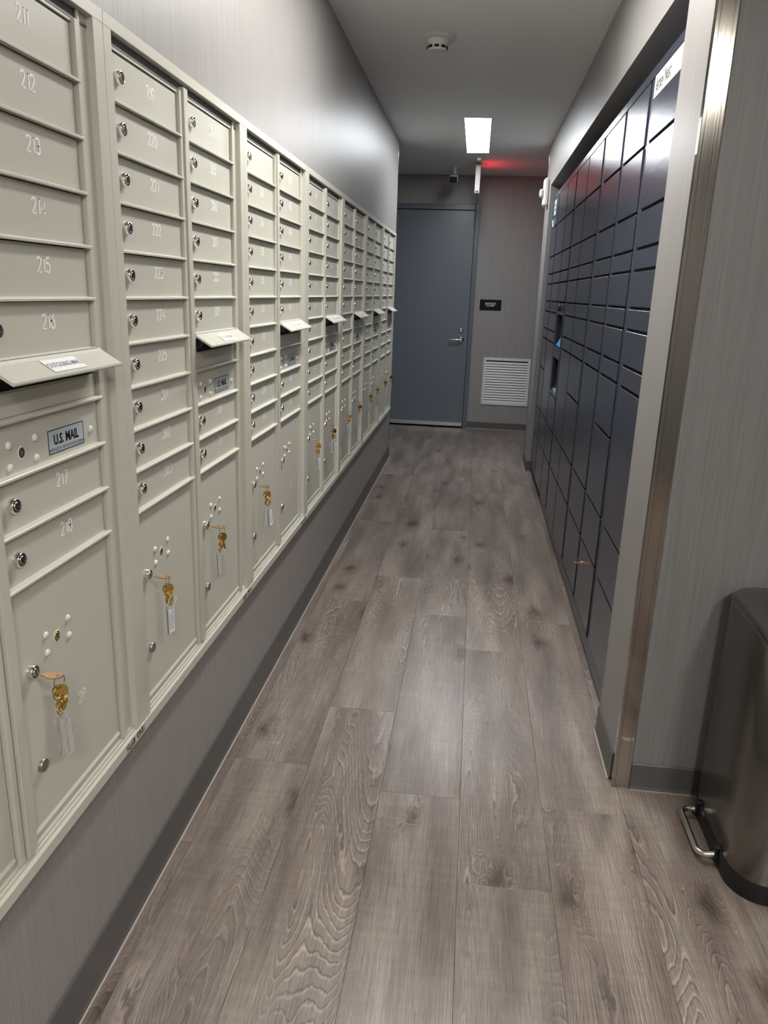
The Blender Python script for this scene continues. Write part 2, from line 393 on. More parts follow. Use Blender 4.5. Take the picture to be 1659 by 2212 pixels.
mb.box(-2.2, DX0, YE, YE + 0.15, 0, HC, M['wall_lit'])
struct(mb, 'wall_end', 'grey vinyl wall at the far end with door and vent', 'wall')
mb = MB()
mb.box(XOUT, XOUT + 0.1, YBACK, YNEAR + 0.2, 0, HC, M['wall_d']); mb.box(XW - 0.16, XOUT + 0.1, YBACK - 0.1, YBACK, 0, HC, M['wall_d'])
struct(mb, 'wall_back', 'lobby walls behind the photographer', 'wall')
mb = MB()
mb.box(-2.3, -2.2, YLE, YE + 0.15, 0, HC, M['wall_d']); mb.box(-2.2, XW - 0.16, YLE - 0.1, YLE, 0, HC, M['wall_d'])
mb.box(1.7, 1.8, YRE, YE + 0.15, 0, HC, M['wall_d']); mb.box(1.2, 1.7, YRE - 0.1, YRE, 0, HC, M['wall_d'])
struct(mb, 'wall_side', 'walls of the cross passage beyond the mailboxes', 'wall')
mb = MB(); mb.box(-2.3, 1.85, YBACK - 0.1, YE + 0.15, HC, HC + 0.1, M['ceil'])
struct(mb, 'ceiling', 'plain white painted ceiling of the mail corridor', 'ceiling')

# floor: planks laid along the corridor
mb = MB(); mb.box(-2.3, 1.85, YBACK - 0.1, YE + 0.15, -0.08, -0.004, M['sub'])
floor = struct(mb, 'floor', 'grey brown oak plank floor running along the corridor', 'floor')
PW, PL = 0.2335, 1.31
joints = {-1: 2.35, 0: 1.91, 1: 2.89 - PL, 2: 1.91, -2: 2.00}
for ci in range(-8, 8):
    x0 = -0.189 + ci * PW; x1 = x0 + PW
    j = joints.get(ci, 2.0 + ((ci * 0.431) % 1.0) * PL)
    y = j
    while y > YBACK: y -= PL
    while y < YE:
        y0, y1 = max(y, YBACK), min(y + PL, YE); y += PL
        if y1 - y0 < 0.02: continue
        if x1 < XW - 0.1 and y1 < YLE: continue
        if x0 > 1.25 and y1 < YRE and y0 > YNEAR + 0.3: continue
        g = 0.00025; c = 0.0006
        b = MB()
        top = [(x0 + g + c, y0 + g + c), (x1 - g - c, y0 + g + c), (x1 - g - c, y1 - g - c), (x0 + g + c, y1 - g - c)]
        bot = [(x0 + g, y0 + g), (x1 - g, y0 + g), (x1 - g, y1 - g), (x0 + g, y1 - g)]
        vs = [(a, q, 0.0) for a, q in top] + [(a, q, -0.0006) for a, q in bot] + [(a, q, -0.006) for a, q in bot]
        fs = [(0, 1, 2, 3)] + [(4 + i, 4 + (i + 1) % 4, (i + 1) % 4, i) for i in range(4)] + [(8 + i, 8 + (i + 1) % 4, 4 + (i + 1) % 4, 4 + i) for i in range(4)]
        b.add(vs, fs, M['floor']); part(b, 'plank', floor)

# baseboards
def bboard(name, label, segs, h):
    mb = MB()
    for (x0, y0, x1, y1, nx, ny) in segs:
        t = 0.006
        if ny == 0:
            prof = [(x0, 0.0), (x0 + nx * (t + .004), 0.0), (x0 + nx * t, 0.012), (x0 + nx * t, h - .004), (x0 + nx * t * .4, h), (x0, h)]
            mb.prism(prof, 'y', y0, y1, M['base'])
            mb.box(x0 + nx * .0, x0 + nx * (t + .007), y0, y1, 0.0, 0.0025, M['caulk'])
        else:
            prof = [(y0, 0.0), (y0 + ny * (t + .004), 0.0), (y0 + ny * t, 0.012), (y0 + ny * t, h - .004), (y0 + ny * t * .4, h), (y0, h)]
            mb.prism(prof, 'x', x0, x1, M['base'])
            mb.box(x0, x1, y0, y0 + ny * (t + .007), 0.0, 0.0025, M['caulk'])
    return struct(mb, name, label, 'baseboard')
bboard('baseboard_left', 'dark vinyl baseboard under the mailbox wall', [(XW, YBACK, XW, YLE, 1, 0)], 0.108)
bboard('baseboard_right', 'dark vinyl baseboard on the locker wall pilasters', [(XR, YNEAR + .03, XR, NICHE0, -1, 0), (XR, NICHE1, XR, YRE, -1, 0), (XR, NICHE1, 0.56, NICHE1, 0, -1)], 0.092)
bboard('baseboard_front', 'dark vinyl baseboard behind the trash can', [(XR + .047, YNEAR - .004, 1.2, YNEAR - .004, 0, -1), (1.2, YNEAR, XOUT, YNEAR, 0, -1)], 0.088)
bboard('baseboard_end', 'dark vinyl baseboard under the vent on the end wall', [(DX1, YE, 1.7, YE, 0, -1)], 0.078)

# steel corner guards
def guard(name, label, x, y, sx, sy, z0, z1, wd=0.045, folded=True):
    """angle guard at outside corner (x,y); flanges run to +-x by sx and to +-y by sy"""
    mb = MB(); t = 0.0022
    mb.box(x - sx * t, x + sx * wd, y - sy * t, y, z0, z1, M['steel'], 0.0006)
    mb.box(x - sx * t, x, y - sy * t, y + sy * 0.026, z0, z1, M['steel'], 0.0006)
    if folded:
        mb.box(x - sx * (t + .0015), x + sx * 0.006, y - sy * (t + .0015), y + sy * .003, z0, z1, M['steel'], 0.001)
        mb.box(x + sx * (wd - .010), x + sx * (wd - .007), y - sy * (t + .0012), y, z0, z1, M['steel'], 0.0005)
    return struct(mb, name, label, 'corner guard')
tr = guard('trim_1', 'tall brushed steel corner guard at the near end of the locker wall', XR, YNEAR, 1, 1, 0.002, HC)
mb = MB(); mb.box(XR - 0.0032, XR - 0.0022, YNEAR + .002, YNEAR + .024, 1.752, 1.832, M['paper'])
part(mb, 'sticker', tr, label='white strip stuck on the steel flange')
mb = MB()
for zz, dx in ((0.166, 0.0), (0.160, .006)): mb.box(XR + .008 + dx, XR + .044, YNEAR - .0030, YNEAR - .0022, zz, zz + .0012, M['alu'])
part(mb, 'scratch', tr)
guard('trim_2', 'thin steel corner guard at the far end of the mailbox wall', XW, YLE, -1, -1, 0.11, HC, folded=False)
guard('trim_3', 'thin steel corner guard at the far end of the locker wall', XR, YRE, 1, -1, 0.10, HC, folded=False)

# ------------------------------------------------------------------ door at the end
dr = thing('door_1', 'blue grey metal door of the janitor closet at the corridor end', 'door', (-0.53, YE, 0), kind='structure')
O = (-0.53, YE, 0)
mb = MB(); LX0, LX1, LZ = -0.985, -0.078, 2.236
mb.box(LX0, LX1, YE + .012, YE + .055, 0.014, LZ, M['door'], 0.0015); part(mb, 'door_leaf', dr, O)
mb = MB()
mb.box(LX1 + .004, DX1, YE - .016, YE + .12, 0, DZ, M['dframe'], 0.002); mb.box(DX0, LX0 - .004, YE - .016, YE + .12, 0, DZ, M['dframe'], 0.002)
mb.box(LX0 - .004, LX1 + .004, YE - .016, YE + .12, LZ + .004, DZ, M['dframe'], 0.002)
mb.box(LX0 - .006, LX1 + .006, YE + .06, YE + .075, 0, LZ + .006, M['blackgap'])
part(mb, 'door_frame', dr, O)
mb = MB(); mb.box(LX0 + .004, LX1 - .004, YE + .002, YE + .0115, 0.016, 0.056, M['alu'], 0.002); part(mb, 'door_sweep', dr, O, label='silver aluminium door sweep')
mb = MB()
hx, hz = -0.148, 0.946
mb.lathe((hx, YE + .012, hz), (0, -1, 0), [(.034, 0), (.034, .006), (.028, .012), (.013, .014), (.012, .048), (.015, .05)], M['satin'], 20)
mb.tube([(hx, YE - .042, hz), (hx - .03, YE - .046, hz + .002), (hx - .075, YE - .046, hz + .001), (hx - .122, YE - .040, hz)], 0.0085, M['satin'], 10)
part(mb, 'door_handle', dr, O, label='satin nickel lever handle')
mb = MB(); mb.lathe((-.150, YE + .012, 1.047), (0, -1, 0), [(.024, 0), (.024, .008), (.019, .014), (.010, .015), (.010, .012)], M['satin'], 20)
mb.box(-.151, -.149, YE - .0035, YE - .002, 1.041, 1.053, M['lockdark']); part(mb, 'deadbolt', dr, O, label='round nickel deadbolt cylinder')
mb = MB(); mb.lathe((-.058, YE - .016, 2.284), (0, -1, 0), [(.004, 0), (.004, .002)], M['satin'], 8); part(mb, 'screw', dr, O)

# sign
sg = thing('room_sign', 'small black JANITOR\'S CLOSET sign beside the grey door', 'sign', (.142, YE, 1.26))
O = (.142, YE, 1.26)
mb = MB(); mb.box(.030, .254, YE - .006, YE - .0005, 1.260, 1.369, M['ink'], 0.002); part(mb, 'sign_plate', sg, O)
mb = MB(); font_text("JANITOR'S\nCLOSET", .027, lambda a, b: (.142 + a, YE - .0068, 1.318 + b), M['white'], mb, offset=.0002, line=.8, sx=.92); part(mb, 'lettering', sg, O, label='white capital lettering')

# vent
vt = thing('wall_vent', 'white louvred return air grille low on the end wall', 'vent', (.36, YE, .272))
O = (.36, YE, .272)
mb = MB(); vx0, vx1, vz0, vz1, bw = .110, .609, .272, .774, .028
mb.box(vx0, vx1, YE - .012, YE - .001, vz0, vz0 + bw, M['vent'], .002); mb.box(vx0, vx1, YE - .012, YE - .001, vz1 - bw, vz1, M['vent'], .002)
mb.box(vx0, vx0 + bw, YE - .012, YE - .001, vz0 + bw, vz1 - bw, M['vent'], .002); mb.box(vx1 - bw, vx1, YE - .012, YE - .001, vz0 + bw, vz1 - bw, M['vent'], .002)
part(mb, 'vent_frame', vt, O)
mb = MB(); mb.box(vx0 + bw, vx1 - bw, YE - .0018, YE - .0008, vz0 + bw, vz1 - bw, M['gap']); part(mb, 'vent_backing', vt, O, label='dark inside of the grille')
nsl = 16; st = (vz1 - vz0 - 2 * bw - .008) / nsl
sl = MB(); sl.prism([(-.0118, 0), (-.0100, 0), (-.0040, st * .70), (-.0052, st * .74), (-.0118, .006)], 'x', vx0 + bw - .36, vx1 - bw - .36, M['vent'])
sld = sl.data('louvre')
for i in range(nsl): obj('louvre', sld, vt, (0, 0, vz0 + bw - .272 + i * st - .0005))
for x, z in ((vx0 + .014, vz0 + .03), (vx0 + .014, vz1 - .07), (vx1 - .09, vz1 - .014)):
    mb = MB(); mb.lathe((x, YE - .012, z), (0, -1, 0), [(.004, 0), (.003, .002)], M['groove'], 8); part(mb, 'screw', vt, O)


# ------------------------------------------------------------------ things on the ceiling
def lamp(label, x0, x1, y0, y1, mat):
    t = thing('ceiling_lamp', label, 'lamp', ((x0 + x1) / 2, (y0 + y1) / 2, HC)); O = t.location[:]
    mb = MB(); f = .006
    for a in ((x0 - f, x0, y0 - f, y1 + f), (x1, x1 + f, y0 - f, y1 + f), (x0, x1, y0 - f, y0), (x0, x1, y1, y1 + f)): mb.box(a[0], a[1], a[2], a[3], HC - .004, HC - .0003, M['plastic'])
    part(mb, 'lamp_frame', t, O)
    mb = MB(); mb.box(x0, x1, y0, y1, HC - .003, HC - .0005, mat); part(mb, 'diffuser', t, O, label='glowing white diffuser')
lamp('long white recessed panel lamp glowing in the corridor ceiling', -.165, .016, 5.735, 7.05, M['lamp_far'])
lamp('recessed panel lamp over the nearest mailboxes, above the picture', -.165, .016, 1.93, 3.25, M['lamp_near'])
lamp('recessed panel lamp on the right side of the lobby ceiling', 1.0, 1.25, -.78, -.32, M['lamp_lobby'])
lamp('added fill lamp panel, unseen, near the back wall of the lobby', .30, .55, -1.9, -1.2, M['lamp_lobby'])  # unseen extra lamp, added for more illumination

sd = thing('smoke_detector', 'round white smoke detector on the ceiling in front of the lamp', 'smoke detector', (-.264, 4.045, HC)); O = (-.264, 4.045, HC)
mb = MB(); mb.lathe(O, (0, 0, -1), [(.086, .0005), (.086, .008), (.080, .013), (.058, .016)], M['plastic'], 32); part(mb, 'base', sd, O)
mb = MB(); mb.lathe(O, (0, 0, -1), [(.056, .016), (.054, .030), (.047, .040), (.044, .056), (.038, .060)], M['plastic'], 32); part(mb, 'body', sd, O)
sl = MB(); sl.box(-.011, .011, -.0485, -.044, -.053, -.042, M['blackgap'], .001); sld = sl.data('slot')
for k in range(9): obj('slot', sld, sd, (0, 0, 0), (0, 0, 2 * PI * k / 9))

sp = thing('sprinkler', 'small round white sprinkler cover just behind the panel lamp', 'sprinkler', (-.063, 7.275, HC)); O = (-.063, 7.275, HC)
mb = MB(); mb.lathe(O, (0, 0, -1), [(.040, .0005), (.040, .004), (.030, .008)], M['plastic'], 24); part(mb, 'cover', sp, O)
mb = MB(); mb.lathe(O, (0, 0, -1), [(.022, .008), (.020, .026), (.012, .030)], M['plastic'], 16); part(mb, 'head', sp, O)

cm = thing('security_camera', 'white bullet security camera hanging from the ceiling above the door', 'camera', (-.284, 7.76, HC)); O = (-.284, 7.76, HC)
mb = MB(); mb.lathe(O, (0, 0, -1), [(.036, .0005), (.036, .008), (.030, .014)], M['plastic'], 20)
mb.lathe((O[0], O[1], HC - .012), (0, 0, -1), [(.012, 0), (.012, .035), (.018, .045), (.014, .060)], M['plastic'], 14); part(mb, 'mount', cm, O)
mb = MB(); mb.box(-.040, .036, -.12, .10, -.115, -.055, M['plastic'], .010)
hb = obj('housing', mb.data('housing'), cm, (-.006, -.02, -.026), (math.radians(14), 0, 0))
mb = MB(); mb.box(-.036, .032, -.124, -.119, -.112, -.058, M['ink'], .004); mb.lathe((-.002, -.124, -.085), (0, -1, 0), [(.018, 0), (.017, .001), (.010, .0005)], M['ink'], 16)
obj('lens_window', mb.data('lens_window'), hb)

ex = thing('exit_sign', 'thin white exit sign seen edge on, glowing red to the right', 'sign', (-.068, 7.65, HC)); O = (-.068, 7.65, HC)
mb = MB(); mb.box(-.140, .006, 7.60, 7.70, HC - .012, HC - .0005, M['plastic'], .004); mb.box(-.090, -.046, 7.58, 7.72, HC - .034, HC - .012, M['plastic'], .004); part(mb, 'canopy', ex, O)
mb = MB(); mb.box(-.090, -.053, 7.49, 7.81, 2.302, HC - .034, M['plastic'], .003)
for q in ((7.49, 7.50, 2.302, HC - .034), (7.80, 7.81, 2.302, HC - .034), (7.50, 7.80, 2.302, 2.312), (7.50, 7.80, 2.526, HC - .034)): mb.box(-.053, -.046, q[0], q[1], q[2], q[3], M['plastic'])
mb.box(-.082, -.054, 7.487, 7.4905, 2.308, 2.322, M['groove']); part(mb, 'housing', ex, O)
mb = MB(); mb.box(-.0525, -.0515, 7.500, 7.800, 2.312, 2.526, M['plastic']); part(mb, 'face_panel', ex, O)
mb = MB(); font_text('EXIT', .19, lambda a, b: (-.0508, 7.65 + a, 2.42 + b), M['exitred'], mb, offset=.004, sx=.78); part(mb, 'lettering', ex, O, label='lit red capital letters')

fs_ = thing('fire_strobe', 'white fire alarm strobe with red lettering on the right wall', 'alarm', (XR, 6.54, 2.10)); O = (XR, 6.54, 2.10)
mb = MB(); mb.box(XR - .040, XR - .0005, 6.475, 6.605, 2.10, 2.305, M['plastic'], .012); part(mb, 'housing', fs_, O)
mb = MB(); mb.box(XR - .070, XR - .040, 6.50, 6.58, 2.165, 2.225, M['lens'], .010); part(mb, 'strobe_lens', fs_, O, label='clear strobe lens')
mb = MB()
for i, ch in enumerate('FIRE'): font_text(ch, .030, lambda a, b, i=i: (XR - .0406, 6.492 - a * .8, 2.262 - i * .030 + b), M['red'], mb, offset=.001)
part(mb, 'lettering', fs_, O, label='red FIRE lettering')

# ------------------------------------------------------------------ mailboxes on the left wall
UW, U0, ZB, ZT = 0.834, 0.599, 0.448, 1.862
ROW, ZR0 = 0.0874, 0.504           # row pitch; row k has its bar bottom at ZR0 + ROW*(14-k)
CL, CR = (.031, .363), (.408, .742)  # the two door columns
CREAM = M['cream']
def frame_mesh():
    b = MB(); e = .0004
    b.box(0.0006, .031, e, e, 0, 0, CREAM) if False else None
    def bx(w0, w1, u0, u1, z0, z1, m=CREAM, c=0.0): b.box(w0, w1, u0, u1, z0, z1, m, c)
    bx(.0005, .020, e, .031, ZB, ZT, CREAM, .0007)                    # left border
    bx(.0005, .020, .797, UW - e, ZB, ZT, CREAM, .0007)               # right border
    bx(.0005, .0205, e, UW - e, ZT - .0215, ZT, CREAM, .0007)         # top border
    bx(.0005, .0225, e, UW - e, ZB, ZB + .024, CREAM, .0012)          # bottom border
    b.prism([(.0005, ZB + .024), (.016, ZB + .024), (.016, ZB + .030), (.0125, ZB + .030), (.0125, ZB + .036), (.0005, ZB + .036)], 'y', .031, .797, CREAM)
    bx(.0008, .0018, .031, .797, ZB + .024, ZT - .0215, M['gap'])     # backing, coloured dark for the shade in the door gaps
    # header rails over the top doors
    bx(.0018, .0085, .031, .797, 1.8225, 1.8265, M['groove']); bx(.0018, .010, .031, .760, 1.8165, 1.8205, CREAM)
    bx(.0018, .0060, .031, .797, 1.8275, 1.8400, M['groove'])  # header recess coloured darker to deepen its shade
    for u in (.363, .742):                                            # latch flange right of each column
        bx(.0018, .0150, u + .001, u + .013, ZB + .036, 1.8225, CREAM, .0006)
    bx(.0018, .0030, .376, .383, ZB + .036, 1.84, M['gap'])
    bx(.0018, .0185, .383, .4075, ZB + .036, 1.832, CREAM, .0008)     # centre stile
    bx(.0018, .0090, .756, .759, ZB + .036, 1.84, M['groove'])
    bx(.0018, .0120, .7595, .764, ZB + .036, 1.84, CREAM, .0005)
    bx(.0018, .0100, .7665, .770, ZB + .036, 1.84, CREAM, .0005)
    bx(.0018, .0070, .7715, .797, ZB + .036, 1.84, CREAM)
    return b.data('frame', (0, 0, ZB))
FRAME = frame_mesh()
DW = .332
def door_mesh(h, name, wide=DW):
    """door slab with a ledge along its foot; origin at the low left corner at the wall plane"""
    b = MB()
    b.box(.0016, .0075, .0008, wide - .0034, .004, h - .0016, CREAM, .0008)
    # ledge: sloping top face, square front
    b.prism([(.0030, 0.0), (.0182, 0.0), (.0182, .0034), (.0165, .0050), (.0072, .0068), (.0030, .0068)], 'y', -.0004, wide + .006, CREAM)
    return b.data(name)
D_MAIL = door_mesh(ROW, 'mailbox_door')
def parcel_mesh():
    b = MB(); h = .941 - (ZB + .036)
    b.box(.0016, .0075, .0008, DW - .0034, .001, h - .0012, CREAM, .0008)
    b.prism([(.0074, .010), (.0098, .010), (.0110, .0135), (.0110, .0165), (.0074, .022)], 'y', .004, DW - .006, CREAM)
    return b.data('parcel_door')
D_PARCEL = parcel_mesh()
def lock_mesh():
    b = MB()
    b.lathe((.0074, 0, 0), (1, 0, 0), [(.0120, 0), (.0120, .0085), (.0108, .0103), (.0088, .0100)], M['chrome'], 18, cap=False)
    b.lathe((.0074, 0, 0), (1, 0, 0), [(.0088, .0100), (.0082, .0080), (.0070, .0078)], M['lockdark'], 18, cap=False)
    b.lathe((.0074, 0, 0), (1, 0, 0), [(.0070, .0078), (.0070, .0096), (.0058, .0104)], M['chrome'], 14)
    b.box(.0174, .0181, -.0012, .0012, -.0042, .0042, M['lockdark'])
    return b.data('lock')
LOCK = lock_mesh()
def rivet_mesh():
    b = MB(); b.lathe((.0074, 0, 0), (1, 0, 0), [(.0064, 0), (.0062, .0016), (.0048, .0036), (.0022, .0046)], M['rivet'], 12); return b.data('rivet')
RIVET = rivet_mesh()
def button_mesh():
    b = MB(); b.lathe((.0074, 0, 0), (1, 0, 0), [(.0118, 0), (.0118, .0060), (.0110, .0070)], M['keysteel'], 18); return b.data('button')
BUTTON = button_mesh()
def slot_lock_mesh():
    b = MB()
    b.lathe((.0074, 0, 0), (1, 0, 0), [(.0110, .0), (.0106, .0006), (.0092, .0007)], M['paper'], 16, cap=False)
    b.lathe((.0074, 0, 0), (1, 0, 0), [(.0092, .0002), (.0085, .0004)], M['blackgap'], 16)
    b.lathe((.0078, 0, 0), (1, 0, 0), [(.0074, .0), (.0070, .0008), (.0040, .0012)], M['brass'], 14)
    b.box(.0088, .0092, -.0009, .0009, -.0045, .0035, M['lockdark']); return b.data('key_slot')
KSLOT = slot_lock_mesh()
def slot_open_mesh():
    b = MB()
    b.lathe((.0074, 0, 0), (1, 0, 0), [(.0106, .0), (.0100, .0006), (.0086, .0006)], M['paper'], 16, cap=False)
    b.lathe((.0074, 0, 0), (1, 0, 0), [(.0086, .0002), (.0080, .0004)], plain('slot_brown', (.10, .055, .03), .5), 16)
    b.lathe((.0078, 0, -.002), (1, 0, 0), [(.0040, .0), (.0030, .0006)], M['keysteel'], 10); return b.data('key_slot')
KOPEN = slot_open_mesh()
def plate_mesh():
    b = MB(); u0, u1, z0, z1 = -.0585, .0585, -.0200, .0200
    b.box(.0073, .0081, u0, u1, z0, z1, M['plate'])
    t = .0016; q = .0083
    for a in ((u0, u1, z0, z0 + t), (u0, u1, z1 - t, z1), (u0, u0 + t, z0 + t, z1 - t), (u1 - t, u1, z0 + t, z1 - t)): b.box(.0073, q, a[0], a[1], a[2], a[3], M['edgeink'])
    font_text('U.S. MAIL', .0235, lambda a, c: (.0085, a - .001, c + .0015), M['ink'], b, offset=.0007, sx=.86)
    font_text('APPROVED BY THE POSTMASTER GENERAL', .0078, lambda a, c: (.0085, a, c - .0140), M['ink'], b, sx=.76)
    return b.data('mail_plate')
PLATE = plate_mesh()
def flap_mesh():
    b = MB()
    prof = [(.0070, .006), (.0180, .004), (.0240, -.001), (.0580, -.0215), (.0610, -.0215), (.0615, -.0245), (.0590, -.0270), (.0555, -.0255), (.0235, -.0060), (.0070, -.002)]
    b.prism(prof, 'y', -.002, DW + .006, CREAM)
    b.prism([(.0178, .0047), (.0186, .0043), (.0186, .0036), (.0178, .0040)], 'y', 0, DW, M['groove'])
    return b.data('flap')
FLAP = flap_mesh()
def flaplabel_mesh():
    b = MB()
    # paper strip lying on the sloping flap, text printed on it
    def on(u, t, up=0.0006): return (.0270 + t * .0265 + up * .5, u, -.0028 - t * .0160 + up * .86)
    u0, u1 = .120, .222
    b.add([on(u0, 0), on(u1, 0), on(u1, 1), on(u0, 1)], [(3, 2, 1, 0)], M['paper'])
    font_text('OUTGOING MAIL', .0155, lambda a, c: on((u0 + u1) / 2 + a, .52 - c / .031, .0012), M['blueink'], b, sx=.80, offset=.0001)
    return b.data('label_strip')
FLABEL = flaplabel_mesh()
def slotbox_mesh():
    b = MB()
    b.box(.0022, .0040, .004, DW - .004, -.046, .0, M['blackgap'])
    for u in (.010, DW - .014):                       # black side cheeks
        b.prism([(.0040, -.004), (.034, -.012), (.026, -.026), (.0040, -.036)], 'y', u, u + .004, M['black'])
    return b.data('mail_slot')
SLOT = slotbox_mesh()
def outdoor_mesh():
    b = MB()
    b.box(.0020, .0070, .0008, DW - .0002, .004, .046, CREAM, .0008)
    b.prism([(.0030, 0.0), (.0182, 0.0), (.0182, .0034), (.0165, .0050), (.0072, .0068), (.0030, .0068)], 'y', -.0004, DW + .006, CREAM)
    b.prism([(.0068, .008), (.0090, .008), (.0090, .0430), (.0068, .0440)], 'y', .014, DW - .014, CREAM)
    return b.data('outgoing_door')
OUTD = outdoor_mesh()
NUMCACHE = {}
def number_mesh(txt, h):
    b = MB(); ribbon_text(txt, h, .0031 if h > .021 else .0025, lambda a, c: (.0079, a, c), M['white'], b); return b.data('number')

units = []
ORD = ['nearest camera', 'second from camera', 'third from camera', 'fourth from camera', 'fifth from camera', 'sixth from camera', 'last, next to the far door']
NUMS = [([str(n) for n in range(201, 211)], [str(n) for n in range(211, 219)], '1P', '2P'),
        (['219', '220', '221', '222', '223', '224', '225', '301', '302', '303'], ['304', '305', '306', '307', '308', '309', '310', '311'], '3P', '4P'),
        ([str(n) for n in range(312, 321)] + ['401'], [str(n) for n in range(402, 410)], '5P', '6P'),
        ([str(n) for n in range(410, 420)], ['420', '501', '502', '503', '504', '505', '506', '507'], '7P', '8P'),
        ([str(n) for n in range(508, 518)], ['518', '519', '520', '601', '602', '603', '604', '605'], '9P', '10P'),
        ([str(n) for n in range(606, 616)], [str(n) for n in range(616, 621)] + ['701', '702', '703'], '11P', '12P'),
        ([str(n) for n in range(704, 714)], [str(n) for n in range(714, 722)], '13P', '14P')]
EXTRA = ['its doors numbered 211 to 218', 'its doors numbered 219 to 311', 'its doors numbered 312 to 409', 'its doors numbered from 410', '', '', '']
for i in range(7):
    s0 = U0 + i * UW
    lab = 'cream mailbox cabinet, ' + ORD[i] + (', ' + EXTRA[i] if EXTRA[i] else '')
    t = thing('mailbox_unit', lab, 'mailbox', (XW, s0, ZB), 'cream mailbox cabinets along the left wall')
    units.append(t)
    obj('frame', FRAME, t)
    ln, rn, lp, rp = NUMS[i]
    def mail_door(u, k, num):
        d = obj('mailbox_door', D_MAIL, t, (0, u, ZR0 + ROW * (14 - k) - ZB))
        obj('lock', LOCK, d, (0, .041, .047)); obj('number', number_mesh(num, .0225), d, (0, .192, .055))
    def parcel(u, num, keyed=True):
        d = obj('parcel_door', D_PARCEL, t, (0, u, .036)); z0 = ZB + .036
        obj('lock', LOCK, d, (0, .045, .791 - z0)); obj('button', BUTTON, d, (0, .049, .612 - z0)); obj('key_slot', KSLOT, d, (0, .132, .815 - z0))
        for a, z in ((.170, .832), (.098, .832), (.170, .799), (.098, .799)):
            obj('rivet', RIVET, d, (0, a, (z if a > .1 or z > .8 else z) - z0 + (.0 if (a > .1) == (z > .81) else .0)))
        obj('number', number_mesh(num, .0205), d, (0, .196, .663 - z0))
    for k in range(10): mail_door(CL[0], k, ln[k])
    parcel(CL[0], lp)
    for k in range(6): mail_door(CR[0], k, rn[k])
    u = CR[0]
    od = obj('outgoing_door', OUTD, t, (0, u, ZR0 + ROW * 7.99 - ZB)); od['label'] = 'outgoing mail door with a hinged flap over a dark slot'
    fl = obj('flap', FLAP, od, (0, 0, .0885)); 
    obj('mail_slot', SLOT, od, (0, 0, .0870)); obj('label_strip', FLABEL, od, (0, 0, .0885 + .0005))['label'] = 'white OUTGOING MAIL label'
    ud = obj('post_door', D_MAIL, t, (0, u, ZR0 + ROW * 7 - ZB)); ud['label'] = 'riveted door with a U.S. MAIL plate'
    obj('mail_plate', PLATE, ud, (0, .217, .0345)); obj('key_slot', KOPEN, ud, (0, .082, .0345))
    for a, z in ((.049, .0515), (.048, .0175), (.121, .0515), (.121, .0185), (.302, .0345)): obj('rivet', RIVET, ud, (0, a, z))
    mail_door(u, 8, rn[6]); mail_door(u, 9, rn[7])
    parcel(u, rp)
    if i in (0, 1, 2):      # worn factory sticker on the bottom rail by the seam
        b = MB(); b.box(.0226, .0230, .735, .775, .004, .020, M['worn']); b.box(.0226, .0230, .785, .825, .006, .022, M['worn'])
        obj('sticker', b.data('sticker'), t)['label'] = 'worn black and grey sticker on the bottom rail'

# ------------------------------------------------------------------ keys hanging in the parcel doors
def bow_plate(b, c, ax_u, ax_v, nrm, ru, rv, th, mat, shaft=0.0):
    """key: oval bow with a hole, shaft running along -ax_u"""
    c = Vector(c); au = Vector(ax_u).normalized(); av = Vector(ax_v).normalized(); nn = Vector(nrm).normalized()
    n = 20; o = []; h = []
    for i in range(n):
        a = 2 * PI * i / n; o.append((math.cos(a) * ru, math.sin(a) * rv)); h.append((ru * .52 + math.cos(a) * .0026, math.sin(a) * .0026))
    vs = []
    for sg_ in (1, -1):
        for p in o + h: vs.append(c + au * p[0] + av * p[1] + nn * sg_ * th / 2)
    fs = []
    for i in range(n):
        j = (i + 1) % n
        fs.append((i, j, n + j, n + i)); fs.append((2 * n + j, 2 * n + i, 3 * n + i, 3 * n + j))
        fs.append((i, 2 * n + i, 2 * n + j, j)); fs.append((n + i, n + j, 3 * n + j, 3 * n + i))
    b.add(vs, fs, mat)
    if shaft:
        q = [(-ru * .85, -.0032), (-ru * .85, .0032), (-ru - shaft * .3, .0032), (-ru - shaft * .45, .0022), (-ru - shaft * .6, .0034), (-ru - shaft * .8, .0020), (-ru - shaft, .0012), (-ru - shaft, -.0028)]
        vs = [c + au * p[0] + av * p[1] + nn * s_ * th * .45 for s_ in (1, -1) for p in q]; m = len(q)
        b.add(vs, [list(range(m)), list(range(m, 2 * m))[::-1]] + [(i, m + i, m + (i + 1) % m, (i + 1) % m) for i in range(m)], mat)
